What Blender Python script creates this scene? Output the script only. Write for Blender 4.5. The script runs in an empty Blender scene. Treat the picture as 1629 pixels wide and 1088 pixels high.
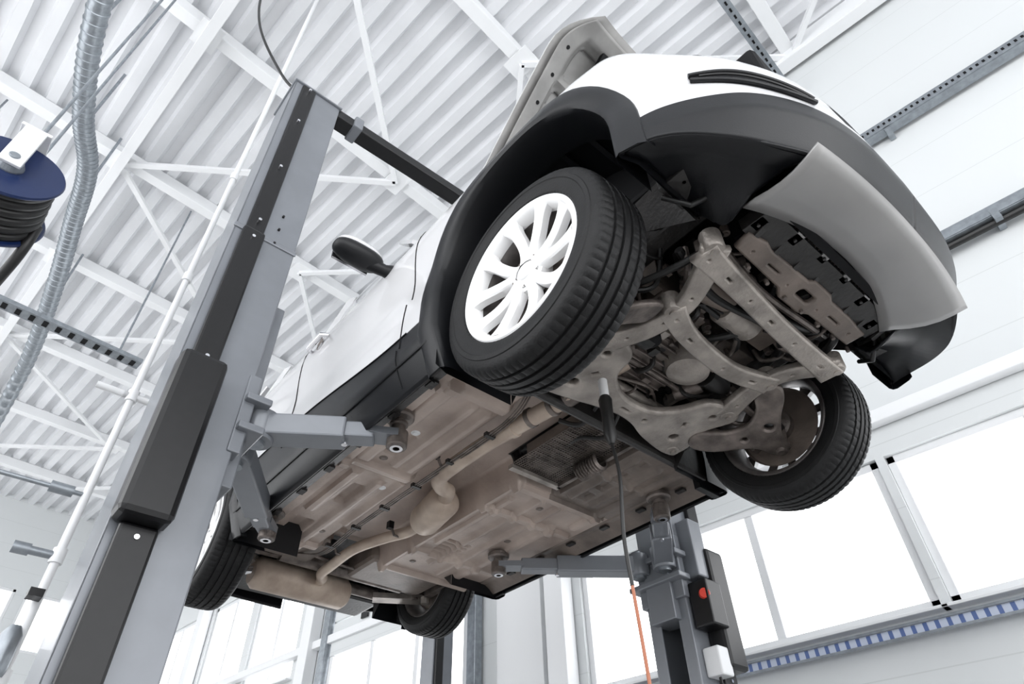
import bpy, math, random
from mathutils import Vector, Matrix
random.seed(3)
Z0=2.065
YAW=math.radians(5.8)
col=bpy.context.scene.collection
# ---------------------------------------------------------------- materials
def mat(name,c,rough=.5,metal=0.,noise=0.,nscale=8.,bump=0.,bscale=60.,coat=0.,c2=None,stripe=None,spec=.5):
    m=bpy.data.materials.new(name);m.use_nodes=True
    nt=m.node_tree;b=nt.nodes["Principled BSDF"]
    b.inputs["Base Color"].default_value=(*c,1);b.inputs["Roughness"].default_value=rough
    b.inputs["Metallic"].default_value=metal;b.inputs["Specular IOR Level"].default_value=spec
    if coat: b.inputs["Coat Weight"].default_value=coat;b.inputs["Coat Roughness"].default_value=.05
    tc=nt.nodes.new("ShaderNodeTexCoord")
    if noise or c2:
        n=nt.nodes.new("ShaderNodeTexNoise");n.inputs["Scale"].default_value=nscale;n.inputs["Detail"].default_value=6
        nt.links.new(tc.outputs["Object"],n.inputs["Vector"])
        r=nt.nodes.new("ShaderNodeValToRGB");r.color_ramp.elements[0].position=.35;r.color_ramp.elements[1].position=.68
        a=c2 if c2 else tuple(x*(1-noise) for x in c)
        r.color_ramp.elements[0].color=(*a,1);r.color_ramp.elements[1].color=(*c,1)
        nt.links.new(n.outputs["Fac"],r.inputs["Fac"]);nt.links.new(r.outputs["Color"],b.inputs["Base Color"])
    if bump:
        n2=nt.nodes.new("ShaderNodeTexNoise");n2.inputs["Scale"].default_value=bscale
        nt.links.new(tc.outputs["Object"],n2.inputs["Vector"])
        bp=nt.nodes.new("ShaderNodeBump");bp.inputs["Strength"].default_value=bump;bp.inputs["Distance"].default_value=.01
        nt.links.new(n2.outputs["Fac"],bp.inputs["Height"]);nt.links.new(bp.outputs["Normal"],b.inputs["Normal"])
    if stripe:
        s=nt.nodes.new("ShaderNodeSeparateXYZ");nt.links.new(tc.outputs["Object"],s.inputs[0])
        mo=nt.nodes.new("ShaderNodeMath");mo.operation='PINGPONG';mo.inputs[1].default_value=stripe[1]
        nt.links.new(s.outputs[stripe[0]],mo.inputs[0])
        lt=nt.nodes.new("ShaderNodeMath");lt.operation='LESS_THAN';lt.inputs[1].default_value=stripe[2]
        nt.links.new(mo.outputs[0],lt.inputs[0])
        mx=nt.nodes.new("ShaderNodeMixRGB");mx.inputs[1].default_value=(*c,1);mx.inputs[2].default_value=(*stripe[3],1)
        nt.links.new(lt.outputs[0],mx.inputs[0]);nt.links.new(mx.outputs[0],b.inputs["Base Color"])
    return m
PAINT=mat("white_car_paint",(.70,.70,.71),.22,0,coat=.6)
CLAD=mat("black_plastic_cladding",(.006,.0065,.008),.36,0,bump=.12,bscale=400,spec=.35)
DARK=mat("dark_void",(.005,.005,.006),.7,spec=.2)
TYRE=mat("tyre_rubber",(.007,.007,.0075),.55,0,noise=.35,nscale=20,bump=.1,bscale=150,spec=.32)
RIM=mat("rim_white_alloy",(.95,.95,.95),.3,.0)
RIMB=mat("rim_barrel_dusty",(.17,.155,.15),.45,.5,noise=.5,nscale=12)
STEEL=mat("dusty_steel",(.24,.205,.185),.42,.5,noise=.6,nscale=14,bump=.2,bscale=80)
ALU=mat("cast_aluminium",(.47,.425,.385),.40,.45,noise=.5,nscale=9,bump=.25,bscale=90)
FLOORP=mat("underbody_dusty_pan",(.52,.43,.375),.42,.1,c2=(.32,.255,.22),nscale=3.5,bump=.15,bscale=60)
UNDERD=mat("underbody_dark_plastic",(.026,.024,.023),.45,0,noise=.5,nscale=10,bump=.2,bscale=50)
UNDERM=mat("underbody_brown_plastic",(.22,.18,.155),.42,0,noise=.5,nscale=6,bump=.2,bscale=50)
EXH=mat("exhaust_tan",(.64,.535,.44),.45,.2,c2=(.40,.315,.255),nscale=7)
SKID=mat("silver_valance",(.38,.375,.37),.35,.3,noise=.12,nscale=4)
INNER=mat("hood_inner_primer",(.34,.335,.325),.45,.1,noise=.4,nscale=5)
CHROME=mat("chrome",(.8,.8,.82),.12,1.)
GLASS=mat("dark_glass",(.02,.025,.03),.05,0,coat=1)
LGREY=mat("lift_grey_paint",(.205,.218,.24),.34,.15,noise=.12,nscale=5,coat=.2)
LBLK=mat("lift_black_cover",(.008,.008,.009),.33,0,noise=.2,nscale=30,spec=.38)
BLUE=mat("reel_blue",(.006,.018,.075),.35)
HOSE=mat("black_hose",(.011,.011,.011),.42)
ORANGE=mat("orange_cord",(.42,.15,.08),.5)
RED=mat("red_plastic",(.6,.05,.03),.4)
WHT=mat("white_plastic",(.74,.75,.76),.4)
STRW=mat("white_structural_steel",(.80,.81,.82),.5)
ROOF=mat("white_trapezoid_roof",(.76,.77,.79),.45,0,noise=.06,nscale=1.5)
WALL=mat("white_sandwich_panel",(.66,.68,.685),.5,0,stripe=(2,.25,.004,(.58,.60,.60)))
GALV=mat("galvanised_steel",(.34,.37,.40),.38,.7,noise=.25,nscale=20)
FLO=mat("epoxy_floor",(.48,.475,.47),.35,0,noise=.15,nscale=1.2)
DUCT=mat("trunking_print",(.50,.55,.66),.45,0,stripe=(0,.035,.013,(.09,.14,.32)))
# ---------------------------------------------------------------- builders
class MB:
    def __init__(s): s.v=[];s.f=[];s.m=[];s.mats=[]
    def mi(s,m):
        if m not in s.mats: s.mats.append(m)
        return s.mats.index(m)
    def add(s,vs,fs,m):
        o=len(s.v);s.v+= [tuple(p) for p in vs]
        k=s.mi(m)
        for f in fs: s.f.append(tuple(i+o for i in f));s.m.append(k)
    def box(s,c,d,m,rz=0,M=None):
        x,y,z=[a/2 for a in d];vs=[]
        R=M if M else Matrix.Rotation(rz,3,'Z')
        for sx in(-1,1):
            for sy in(-1,1):
                for sz in(-1,1): vs.append(Vector(c)+R@Vector((sx*x,sy*y,sz*z)))
        s.add(vs,[(0,1,3,2),(4,6,7,5),(0,4,5,1),(2,3,7,6),(0,2,6,4),(1,5,7,3)],m)
    def beam(s,a,b,w,h,m,up=(0,0,1),w2=None,h2=None):
        a=Vector(a);b=Vector(b);d=(b-a).normalized();u=Vector(up)
        if abs(d.dot(u))>.99:u=Vector((1,0,0))
        r=d.cross(u).normalized();u=r.cross(d).normalized()
        w2=w2 or w;h2=h2 or h;vs=[]
        for p,ww,hh in((a,w,h),(b,w2,h2)):
            for i,j in((-1,-1),(1,-1),(1,1),(-1,1)): vs.append(p+r*ww/2*i+u*hh/2*j)
        s.add(vs,[(3,2,1,0),(4,5,6,7),(0,1,5,4),(1,2,6,5),(2,3,7,6),(3,0,4,7)],m)
    def tube(s,pts,r,m,n=12,caps=True,smooth=True):
        pts=[Vector(p) for p in pts];rs=r if isinstance(r,(list,tuple)) else [r]*len(pts)
        t0=(pts[1]-pts[0]).normalized();ref=Vector((0,0,1)) if abs(t0.z)<.9 else Vector((1,0,0))
        nrm=t0.cross(ref).normalized();vs=[]
        for i,p in enumerate(pts):
            t=((pts[min(i+1,len(pts)-1)]-pts[max(i-1,0)])).normalized()
            nrm=(nrm-t*nrm.dot(t)).normalized();bn=t.cross(nrm)
            for k in range(n):
                a=2*math.pi*k/n;vs.append(p+(nrm*math.cos(a)+bn*math.sin(a))*rs[i])
        fs=[]
        for i in range(len(pts)-1):
            for k in range(n):
                k2=(k+1)%n;fs.append((i*n+k,i*n+k2,(i+1)*n+k2,(i+1)*n+k))
        if caps: fs.append(tuple(range(n-1,-1,-1)));fs.append(tuple((len(pts)-1)*n+k for k in range(n)))
        s.add(vs,fs,m)
    def cyl(s,a,b,r,m,n=20,r2=None): s.tube([a,b],[r,r2 if r2 is not None else r],m,n)
    def lathe(s,prof,o,ax,m,n=48,mod=None,close=False):
        ax=Vector(ax).normalized();ref=Vector((0,0,1)) if abs(ax.z)<.9 else Vector((1,0,0))
        p=ax.cross(ref).normalized();q=ax.cross(p);o=Vector(o);vs=[];L=len(prof)
        for k in range(n):
            a=2*math.pi*k/n
            for j,(r,u) in enumerate(prof):
                rr=r+(mod(k,j,r,u) if mod else 0)
                vs.append(o+ax*u+(p*math.cos(a)+q*math.sin(a))*rr)
        fs=[]
        for k in range(n):
            k2=(k+1)%n
            for j in range(L-1): fs.append((k*L+j,k*L+j+1,k2*L+j+1,k2*L+j))
            if close: fs.append((k*L+L-1,k*L,k2*L,k2*L+L-1))
        s.add(vs,fs,m)
    def grid(s,rows,m,skip=None):
        n=len(rows[0]);vs=[p for r in rows for p in r];fs=[]
        for i in range(len(rows)-1):
            for j in range(n-1):
                if skip and skip(i,j): continue
                fs.append((i*n+j,i*n+j+1,(i+1)*n+j+1,(i+1)*n+j))
        s.add(vs,fs,m)
    def obj(s,name,parent=None,smooth=False,bevel=0,solid=0,ang=35,sub=0):
        me=bpy.data.meshes.new(name);me.from_pydata(s.v,[],s.f)
        for m in s.mats: me.materials.append(m)
        me.polygons.foreach_set("material_index",s.m)
        me.update()
        import bmesh
        bm=bmesh.new();bm.from_mesh(me);bmesh.ops.recalc_face_normals(bm,faces=bm.faces);bm.to_mesh(me);bm.free()
        o=bpy.data.objects.new(name,me);col.objects.link(o)
        if parent:o.parent=parent
        if smooth:
            me.polygons.foreach_set("use_smooth",[True]*len(me.polygons))
            try: me.set_sharp_from_angle(angle=math.radians(ang))
            except Exception: pass
        if solid:
            md=o.modifiers.new("solid","SOLIDIFY");md.thickness=solid;md.offset=0
        if bevel:
            md=o.modifiers.new("bev","BEVEL");md.width=bevel;md.segments=2;md.limit_method='ANGLE';md.angle_limit=math.radians(40)
        return o
def empty(name,loc=None,rz=0):
    o=bpy.data.objects.new(name,None);o.empty_display_size=.2;col.objects.link(o)
    if loc is not None: o.location=loc;o.rotation_euler=(0,0,-YAW)
    return o
def circ(cx,cy,r,n=20): return [(cx+r*math.cos(2*math.pi*i/n),cy+r*math.sin(2*math.pi*i/n)) for i in range(n)]
def rrect(cx,cy,w,h,r=.01,ang=0,n=4):
    pts=[];c,s_=math.cos(ang),math.sin(ang)
    for sx,sy,a0 in((1,1,0),(-1,1,90),(-1,-1,180),(1,-1,270)):
        for i in range(n+1):
            a=math.radians(a0+90*i/n);x=sx*(w/2-r)+r*math.cos(a);y=sy*(h/2-r)+r*math.sin(a)
            pts.append((cx+x*c-y*s_,cy+x*s_+y*c))
    return pts
def rect(x0,x1,y0,y1): return [(x0,y0),(x1,y0),(x1,y1),(x0,y1)]
def catmull(P,n=8,closed=False):
    out=[];L=len(P);rng=range(L) if closed else range(L-1)
    g=(lambda i:Vector(P[i%L])) if closed else (lambda i:Vector(P[min(max(i,0),L-1)]))
    for i in rng:
        p0,p1,p2,p3=g(i-1),g(i),g(i+1),g(i+2)
        for k in range(n):
            t=k/n
            out.append(.5*((2*p1)+(p2-p0)*t+(2*p0-5*p1+4*p2-p3)*t*t+(3*p1-p0-3*p2+p3)*t**3))
    if not closed: out.append(Vector(P[-1]))
    return out
def plate(name,loops,th,m,parent,M=Matrix.Identity(4),bevel=0):
    cu=bpy.data.curves.new(name,"CURVE");cu.dimensions='2D';cu.fill_mode='BOTH';cu.extrude=max(th/2-bevel,0.0005);cu.bevel_depth=bevel;cu.bevel_resolution=1
    for lp in loops:
        sp=cu.splines.new('POLY');sp.points.add(len(lp)-1);sp.use_cyclic_u=True
        for i,p in enumerate(lp): sp.points[i].co=(p[0],p[1],0,1)
    t=bpy.data.objects.new("tmp",cu);col.objects.link(t)
    bpy.context.view_layer.update()
    me=bpy.data.meshes.new_from_object(t.evaluated_get(bpy.context.evaluated_depsgraph_get()))
    bpy.data.objects.remove(t)
    me.transform(M);me.materials.clear();me.materials.append(m)
    o=bpy.data.objects.new(name,me);col.objects.link(o)
    if parent:o.parent=parent
    return o
def ss(t,a,b):
    t=(t-a)/(b-a);t=min(1,max(0,t));return t*t*(3-2*t)
# ================================================================= ROOM
RC=Matrix.Translation((0,0,Z0))
GZ=-Z0
E0,E1,N0,N1,ZC=-17.,7.5,-6.,3.0,6.0
def setroom(o): o.matrix_world=RC
def W(e,n,z): return RC@Vector((e,n,z))
b=MB();b.box(((E0+E1)/2,(N0+N1)/2,GZ-.1),(E1-E0+.6,N1-N0+.6,.2),FLO);o=b.obj("floor");setroom(o)
b=MB();rows=[];pitch=.30;n=N0-.2;prof=[]
while n<N1+.3:
    prof+=[(n,ZC),(n+.11,ZC),(n+.15,ZC+.10),(n+.26,ZC+.10)];n+=pitch
for e in (E0-.2,E1+.2): rows.append([(e,p[0],p[1]) for p in prof])
b.grid(rows,ROOF);o=b.obj("ceiling",solid=.01);setroom(o)
wins=[(-2.85,-1.95),(-1.62,-.02),(.04,1.75),(1.85,3.6),(3.7,5.4)]
zs,zl=-.17,.90
farw=[(-7.9,-9.3),(-9.5,-10.9),(-11.4,-13.),(-13.4,-15.)]
MW=Matrix(((1,0,0,0),(0,0,1,0),(0,1,0,0),(0,0,0,1)))
loops=[rect(E0,E1,GZ,ZC+.3)]
for a,c in wins: loops.append(rect(a,c,zs,zl))
loops.append(rect(-6.9,-4.3,GZ+.02,1.95))
for a,c in farw: loops.append(rect(c,a,.9,2.6))
o=plate("wall_right",loops,.2,WALL,None,Matrix.Translation((0,N1+.1,0))@MW);setroom(o)
def window(idx,a,c,z0,z1,n,mulls=(),axis='n'):
    em=empty("window_%d"%idx);em.matrix_world=RC
    b=MB();w=.06
    def P(u,z): return (u,n,z) if axis=='n' else (n,u,z)
    for (p,q) in ((P(a,z0+w/2),P(c,z0+w/2)),(P(a,z1-w/2),P(c,z1-w/2))): b.beam(p,q,.09,w,WHT)
    for u in (a+w/2,c-w/2): b.beam(P(u,z0),P(u,z1),.09 if axis!='n' else w,w if axis!='n' else .09,WHT,up=(0,1,0))
    for u in mulls: b.beam(P(u,z0),P(u,z1),.07,.07,WHT,up=(0,1,0))
    b.obj("frame",em,bevel=.006)
    if axis=='n':
        b=MB()
        b.box(((a+c)/2,n-.09,z0-.02),(abs(c-a)+.1,.16,.02),WHT)
        b.obj("sill_board",em,bevel=.004)
i=1
for (a,c),mu in zip(wins,[(),(-1.1,),(.95,),(2.7,),(4.5,)]):
    window(i,a,c,zs,zl,N1+.08,mu);i+=1
for a,c in farw: window(i,c,a,.9,2.6,N1+.08,((a+c)/2,));i+=1
em=empty("door_1");em.matrix_world=RC
b=MB()
z=.95
while z<2.0: b.box((-5.6,N1-.04,z+.21),(2.6,.05,.41),WALL);z+=.43
for z in (-.1,-1.1): b.box((-5.6,N1-.04,z),(2.6,.05,.07),WHT)
for e in (-6.85,-6.0,-5.15,-4.35): b.box((e,N1-.04,-.55),(.07,.05,3.0),WHT)
b.obj("panels",em,bevel=.006)
b=MB()
for e in(-7.0,-4.2): b.box((e,N1-.08,0),(.12,.1,4.1),GALV)
b.beam((-7.1,N1-.12,2.15),(-4.1,N1-.12,2.15),.06,.06,GALV)
b.box((-6.2,N1-.085,1.35),(.14,.02,.16),LBLK)
b.obj("tracks",em,bevel=.004)
b=MB()
for e in (-3.05,-7.4,-11.1): b.box((e,N1-.09,1.9),(.22,.16,8.1),STRW)
for e in (1.80,): b.box((e,N1-.05,(GZ+1.2)/2),(.12,.08,1.2-GZ),STRW)
b.box(((E0+E1)/2,N1-.06,1.17),(E1-E0,.1,.10),STRW)
b.box((-3.6,N1-.03,.0),(.6,.06,3.9),WHT)
o=b.obj("trim_1",bevel=.006);setroom(o)
em=empty("wall_cable_tray");em.matrix_world=RC
b=MB()
for z in (3.85,):
    b.beam((-3,N1-.10,z),(6,N1-.10,z),.10,.05,GALV);b.beam((-3,N1-.15,z+.03),(6,N1-.15,z+.03),.012,.10,GALV)
for k in range(180): b.box((-2.95+.05*k,N1-.157,3.88),(.02,.004,.03),DARK)
b.obj("tray",em)
b=MB()
for k in range(3): b.tube([(-3,N1-.09+.015*k,3.9+.02*k),(6,N1-.09,3.9+.02*k)],.014,HOSE,8)
for k in range(5): b.box((-2.5+1.9*k,N1-.08,3.84),(.05,.14,.12),GALV)
b.obj("cables",em)
em=empty("wall_cable_tray");em.matrix_world=RC
b=MB();b.beam((-3,N1-.10,2.33),(6,N1-.10,2.33),.12,.05,GALV)
b.beam((-3,N1-.16,2.36),(6,N1-.16,2.36),.012,.09,GALV);b.obj("tray",em)
b=MB();b.tube([(-3,N1-.1,2.28),(6,N1-.1,2.28)],.03,HOSE,10)
for k in range(5): b.box((-2.3+1.9*k,N1-.09,2.31),(.05,.16,.1),GALV)
b.obj("cables",em)
em=empty("cable_trunking");em.matrix_world=RC
b=MB();b.box((1.2,N1-.06,-.285),(8.2,.06,.055),DUCT);b.obj("trunking_body",em,bevel=.004)
b=MB();b.box((1.2,N1-.10,-.25),(8.2,.015,.016),GALV);b.box((1.2,N1-.10,-.32),(8.2,.015,.016),GALV);b.obj("lips",em)
MR=Matrix(((0,0,1,0),(1,0,0,0),(0,1,0,0),(0,0,0,1)))
loops=[rect(N0,N1+.2,GZ,ZC+.3)]
rw=[(-4.6,-2.9),(-2.6,-.9),(-.7,1.0),(1.2,2.7)]
for a,c in rw: loops.append(rect(a,c,2.9,4.1))
o=plate("wall_rear",loops,.2,WALL,None,Matrix.Translation((E0-.1,0,0))@MR);setroom(o)
for a,c in rw: window(i,a,c,2.9,4.1,E0-.05,((a+c)/2,),'e');i+=1
loops=[rect(E0,E1,GZ,ZC+.3)]
lw=[(-15,-12),(-11.5,-8),(-7.5,-4),(-3.5,0),(.5,3.5),(4,7)]  # unseen window openings, added to let daylight into the hall
for a,c in lw: loops.append(rect(a,c,-1.0,4.6))
o=plate("wall_left",loops,.2,WALL,None,Matrix.Translation((0,N0-.1,0))@MW);setroom(o)
for a,c in lw: window(i,a,c,-1.0,4.6,N0-.08,((a+c)/2,));i+=1
loops=[rect(N0,N1+.2,GZ,ZC+.3),rect(-5.6,-1.7,GZ+.02,4.6),rect(-1.2,2.6,GZ+.02,4.6)]  # door openings behind the camera, added to bring sky light in
o=plate("wall_front",loops,.2,WALL,None,Matrix.Translation((E1+.1,0,0))@MR);setroom(o)
em=empty("roof_truss");em.matrix_world=RC
b=MB()
e=-15.1;pu=[]
while e<7: pu.append(e);e+=2.3
for e in pu: b.box((e,(N0+N1)/2,ZC-.10),(.15,N1-N0,.18),STRW)
for n in (-4.6,-1.9): b.box(((E0+E1)/2,n,ZC-.28),(E1-E0,.12,.14),STRW)
b.box(((E0+E1)/2,2.86,ZC-.2),(E1-E0,.16,.26),STRW)
b.obj("purlins",em,bevel=.006)
b=MB()
nodes=[-1.9,.75]
for k,e in enumerate(pu[:-1]):
    e2=pu[k+1];s=k%2
    b.beam((e,nodes[s],ZC-.24),(e2,nodes[1-s],ZC-.24),.07,.05,STRW)
    if s: b.beam((e,2.86,ZC-.24),(e2,.75,ZC-.24),.06,.05,STRW)
    else: b.beam((e,.75,ZC-.24),(e2,2.86,ZC-.24),.06,.05,STRW)
for e in pu:
    b.box((e,nodes[0],ZC-.215),(.34,.26,.015),STRW);b.box((e,nodes[1],ZC-.215),(.34,.26,.015),STRW)
b.obj("bracing",em)
em=empty("ceiling_strut_rail");em.matrix_world=RC
b=MB();b.beam((.72,.6,5.2),(.80,2.9,5.2),.09,.05,GALV)
for k in range(24): b.box((.725+.003*k,.7+k*.09,5.172),(.02,.045,.006),DARK)
for n in (.75,2.8): b.cyl((.75,n,5.2),(.75,n,6.0),.01,GALV,8)
b.obj("rail",em)
em=empty("hanging_cable_tray");em.matrix_world=RC
b=MB();b.beam((-6.1,-5.9,3.25),(-6.1,-.65,3.25),.16,.05,GALV)
for k in range(40): b.box((-6.1,-5.8+.13*k,3.222),(.10,.05,.004),DARK)
for n in (-5.0,-3.2,-.9): b.cyl((-6.1,n,3.25),(-6.1,n,5.9),.012,GALV,8)
b.obj("tray",em)
em=empty("spiral_duct");em.matrix_world=RC
b=MB();r=.095
C=catmull([(3,-3.15,4.75),(-1.,-3.0,4.75),(-3.4,-2.72,4.75),(-4.6,-2.42,4.75),(-5.3,-2.12,4.75),(-6.2,-1.95,4.75),(-7.5,-1.72,4.75),(-9.5,-1.45,4.75),(-13,-1.2,4.75)],14)
pts=[];rs=[]
for k in range(len(C)-1):
    for t,rr in ((0,r),(.5,r),(.55,r+.008),(.7,r+.008),(.75,r)): pts.append(C[k].lerp(C[k+1],t));rs.append(rr)
b.tube(pts,rs,GALV,20);b.obj("pipe",em,smooth=True)
b=MB()
for k in (5,30,45,62,88,105): b.box((C[k].x,C[k].y,5.35),(.02,.03,1.1),GALV)
b.obj("hangers",em)
# ================================================================= CAR
car=empty("car",(0,0,Z0))
OUT=[(.95,0),(.94,.25),(.90,.45),(.82,.62),(.72,.73),(.58,.82),(.4,.865),(.2,.88),(-.5,.882),(-1.5,.885),(-2.5,.885),(-2.9,.865),(-3.2,.80),(-3.38,.68),(-3.46,.45),(-3.5,0)]
cp=catmull([(a,c,0) for a,c in OUT],40)
d=[0]
for k in range(1,len(cp)): d.append(d[-1]+(cp[k]-cp[k-1]).length)
NS=330;out=[];j=0
for k in range(NS+1):
    t=d[-1]*k/NS
    while j<len(d)-2 and d[j+1]<t:j+=1
    out.append(cp[j].lerp(cp[j+1],(t-d[j])/max(1e-9,d[j+1]-d[j])))
def ztop(x): 
    if x>.4: return .79-.15*ss(x,.45,.95)
    if x>-.6: return .79+.02*ss(-x,-.4,.6)
    return .81+.07*ss(-x,.6,3.0)
def zbot(x,sgn=-1):
    if x>.3: return .08-.08*ss(x,.5,.85)
    s0=-.13 if sgn<0 else -.04
    if x>-3.0: return s0
    return s0+.2*ss(-x,3.0,3.3)
def inset(x,z):
    i=0.
    if z<.02: i+=.06*((.02-z)/.15)**1.3
    i+=.014*math.exp(-((z-.38)/.12)**2)
    zt=ztop(x)
    if z>zt-.22: i+=.07*((z-zt+.22)/.22)**2.2
    fw=ss(x,.45,.9)
    if z>.36: i+=fw*.10*((z-.36)/.28)**1.6
    if z<.12: i+=fw*.05*((.12-z)/.12)
    rw_=ss(-x,3.0,3.4)
    if z>.4: i+=rw_*.12*((z-.4)/.5)
    return i
ox=[(p.x,p.y) for p in out]
def outy(x):
    for k in range(len(ox)-1):
        if ox[k][0]>=x>=ox[k+1][0]:
            t=(ox[k][0]-x)/max(1e-9,ox[k][0]-ox[k+1][0]);return ox[k][1]*(1-t)+ox[k+1][1]*t
    return .88
ARCH=[(.02,.2,.44),(-2.63,.2,.44)]
def arch_in(x,z):
    for cx,cz,R in ARCH:
        if z>=cz:
            if math.hypot(x-cx,z-cz)<R: return (cx,cz,R)
        elif abs(x-cx)<R: return (cx,cz,R)
    return None
def blz(x):
    if x>-.3: return .17+.03*ss(x,.3,.6)
    if x>-2.9: return .11+.10*ss(-x,.6,1.6)
    return .21+.12*ss(-x,2.9,3.1)
NLo,NHi=16,36
def side(sgn):
    G=[]
    for k,p in enumerate(out):
        a=out[max(k-1,0)];c=out[min(k+1,len(out)-1)];t=(c-a).normalized();nrm=Vector((-t.y,t.x,0))
        if nrm.y<0 and abs(p.y)>.3: nrm=-nrm
        if abs(p.y)<=.3: nrm=Vector((1 if p.x>0 else -1,0,0)) if p.y<.02 else (nrm if nrm.x*(1 if p.x>0 else -1)>0 else -nrm)
        rowp=[]
        zb,zt,zm=zbot(p.x,sgn),ztop(p.x),blz(p.x)
        for r in range(NLo+NHi+1):
            z=zb+(zm-zb)*r/NLo if r<=NLo else zm+(zt-zm)*(r-NLo)/NHi
            q=p-nrm*inset(p.x,z);rowp.append([q.x,q.y,z])
        for dn_,dz in((.03,.012),(.07,.022),(.13,.028),(.2,.03)):
            q=p-nrm*(inset(p.x,zt)+dn_);rowp.append([q.x,q.y,zt+dz])
        G.append(rowp)
    nr=len(G[0]);idx={}
    def isin(k,r):
        x,y,z=G[k][r];return arch_in(x,z) is not None and abs(y)>.3
    b=MB();mi_p=b.mi(PAINT);mi_c=b.mi(CLAD);mi_g=b.mi(DARK)
    flags=[[isin(k,r) for r in range(nr)] for k in range(len(G))]
    faces=[]
    for k in range(len(G)-1):
        for r in range(nr-1):
            q=[(k,r),(k+1,r),(k+1,r+1),(k,r+1)]
            if all(flags[a][c] for a,c in q): continue
            faces.append(q)
    for q in faces:
        for (k,r) in q:
            if flags[k][r]:
                x,y,z=G[k][r];cx,cz,R=arch_in(x,z)
                if z>=cz:
                    a=math.atan2(z-cz,x-cx);G[k][r]=[cx+R*math.cos(a),y,cz+R*math.sin(a)]
                else: G[k][r]=[cx+math.copysign(R,x-cx),y,z]
                flags[k][r]=False
    for q in faces:
        ids=[]
        for kr in q:
            if kr not in idx:
                idx[kr]=len(b.v);x,y,z=G[kr[0]][kr[1]];b.v.append((x,sgn*y,z))
            ids.append(idx[kr])
        x=sum(G[a][c][0] for a,c in q)/4;y=sum(G[a][c][1] for a,c in q)/4;z=sum(G[a][c][2] for a,c in q)/4
        m=mi_p
        if q[2][1]<=NLo: m=mi_c
        if x>.8 and y<.30 and .24<z<.42: m=mi_g
        b.f.append(tuple(ids));b.m.append(m)
    return b.obj("body_side_right" if sgn<0 else "body_side_left",car,smooth=True,solid=.012,ang=50)
side(-1);side(1)
def upath(cx,cz,R,zb0,zb1,n=36):
    pts=[(cx-R,zb0),(cx-R,(zb0+cz)/2)]
    for i in range(n+1):
        a=math.pi-math.pi*i/n;pts.append((cx+R*math.cos(a),cz+R*math.sin(a)))
    pts+=[(cx+R,(zb1+cz)/2),(cx+R,zb1)]
    return pts
for sg in (-1,1):
    for ci,(cx,cz,R) in enumerate(ARCH):
        b=MB();rows=[]
        lo=-.14 if sg<0 else -.05
        zb0=lo if ci==0 else .0;zb1=.06 if ci==0 else lo
        for (dr,dy) in ((-.012,-.16),(-.012,-.012),(-.004,.012),(.012,.022),(.07,.020),(.088,.012),(.095,-.02)):
            row=[]
            for (x,z) in upath(cx,cz,R+dr,zb0,zb1):
                y=outy(x)-inset(x,z)+dy;row.append((x,sg*y,z))
            rows.append(row)
        b.grid(rows,CLAD);b.obj("arch_trim",car,smooth=True,ang=40)
        b=MB();rows=[]
        for y in (.86,.80,.72,.62,.50): rows.append([(x,sg*y,z) for x,z in upath(cx,cz,R+.004+ (.02 if y<.85 else 0),zb0,zb1)])
        b.grid(rows,CLAD)
        P1=upath(cx,cz,R+.02,zb0,zb1)
        b.grid([[(x,sg*.50,z) for x,z in P1],[(cx+(x-cx)*.35,sg*.48,cz+.12+(z-cz)*.35) for x,z in P1]],UNDERD)
        for k in range(3,len(P1)-3,4):
            x,z=P1[k];b.box((x+(cx-x)*.03,sg*.68,z+(cz-z)*.03),(.02,.3,.02),CLAD)
        b.obj("wheel_liner",car,smooth=True)
for sg in(-1,1):
    b=MB();rows=[]
    for h in (-1,-.8,0,.8,1):
        row=[]
        for k in range(33):
            t=k/32;y=.750-.31*t
            for q in range(len(ox)-1):
                if ox[q][1]<=y<=ox[q+1][1] and ox[q][0]>.3:
                    tt=(y-ox[q][1])/max(1e-9,ox[q+1][1]-ox[q][1]);x=ox[q][0]*(1-tt)+ox[q+1][0]*tt;break
            z=.322-.075*t;wd=.048*math.sin(math.pi*min(1,max(0.03,t*.92+.06)))**.5
            z+=h*wd
            nx,ny=(x-.1),(y)*.9;l=math.hypot(nx,ny);off=.007 if abs(h)==1 else(.014 if abs(h)==.8 else .009)
            ii=inset(x,z)-off
            row.append((x-nx/l*ii,sg*(y-ny/l*ii),z))
        rows.append(row)
    b.grid([rows[0],rows[1]],CLAD);b.grid([rows[3],rows[4]],CLAD);b.grid([rows[1],rows[2],rows[3]],DARK)
    for rr in (rows[1],rows[3]): b.tube(rr,.008,CLAD,8)
    for A_,B_ in ((rows[1],rows[2]),(rows[3],rows[2])):
        mid=[Vector(a).lerp(Vector(c),.45) for a,c in zip(A_,B_)];b.tube([p for p in mid[2:-2]],.005,LBLK,6)
    b.obj("bumper_slot",car,smooth=True)
    b=MB()
    b.lathe([(0,.006),(.013,.005),(.016,0),(.014,-.01)],(.66,sg*.775,.15),(.5,sg*.85,0),CLAD,16);b.obj("parking_sensor",car,smooth=True)
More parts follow.
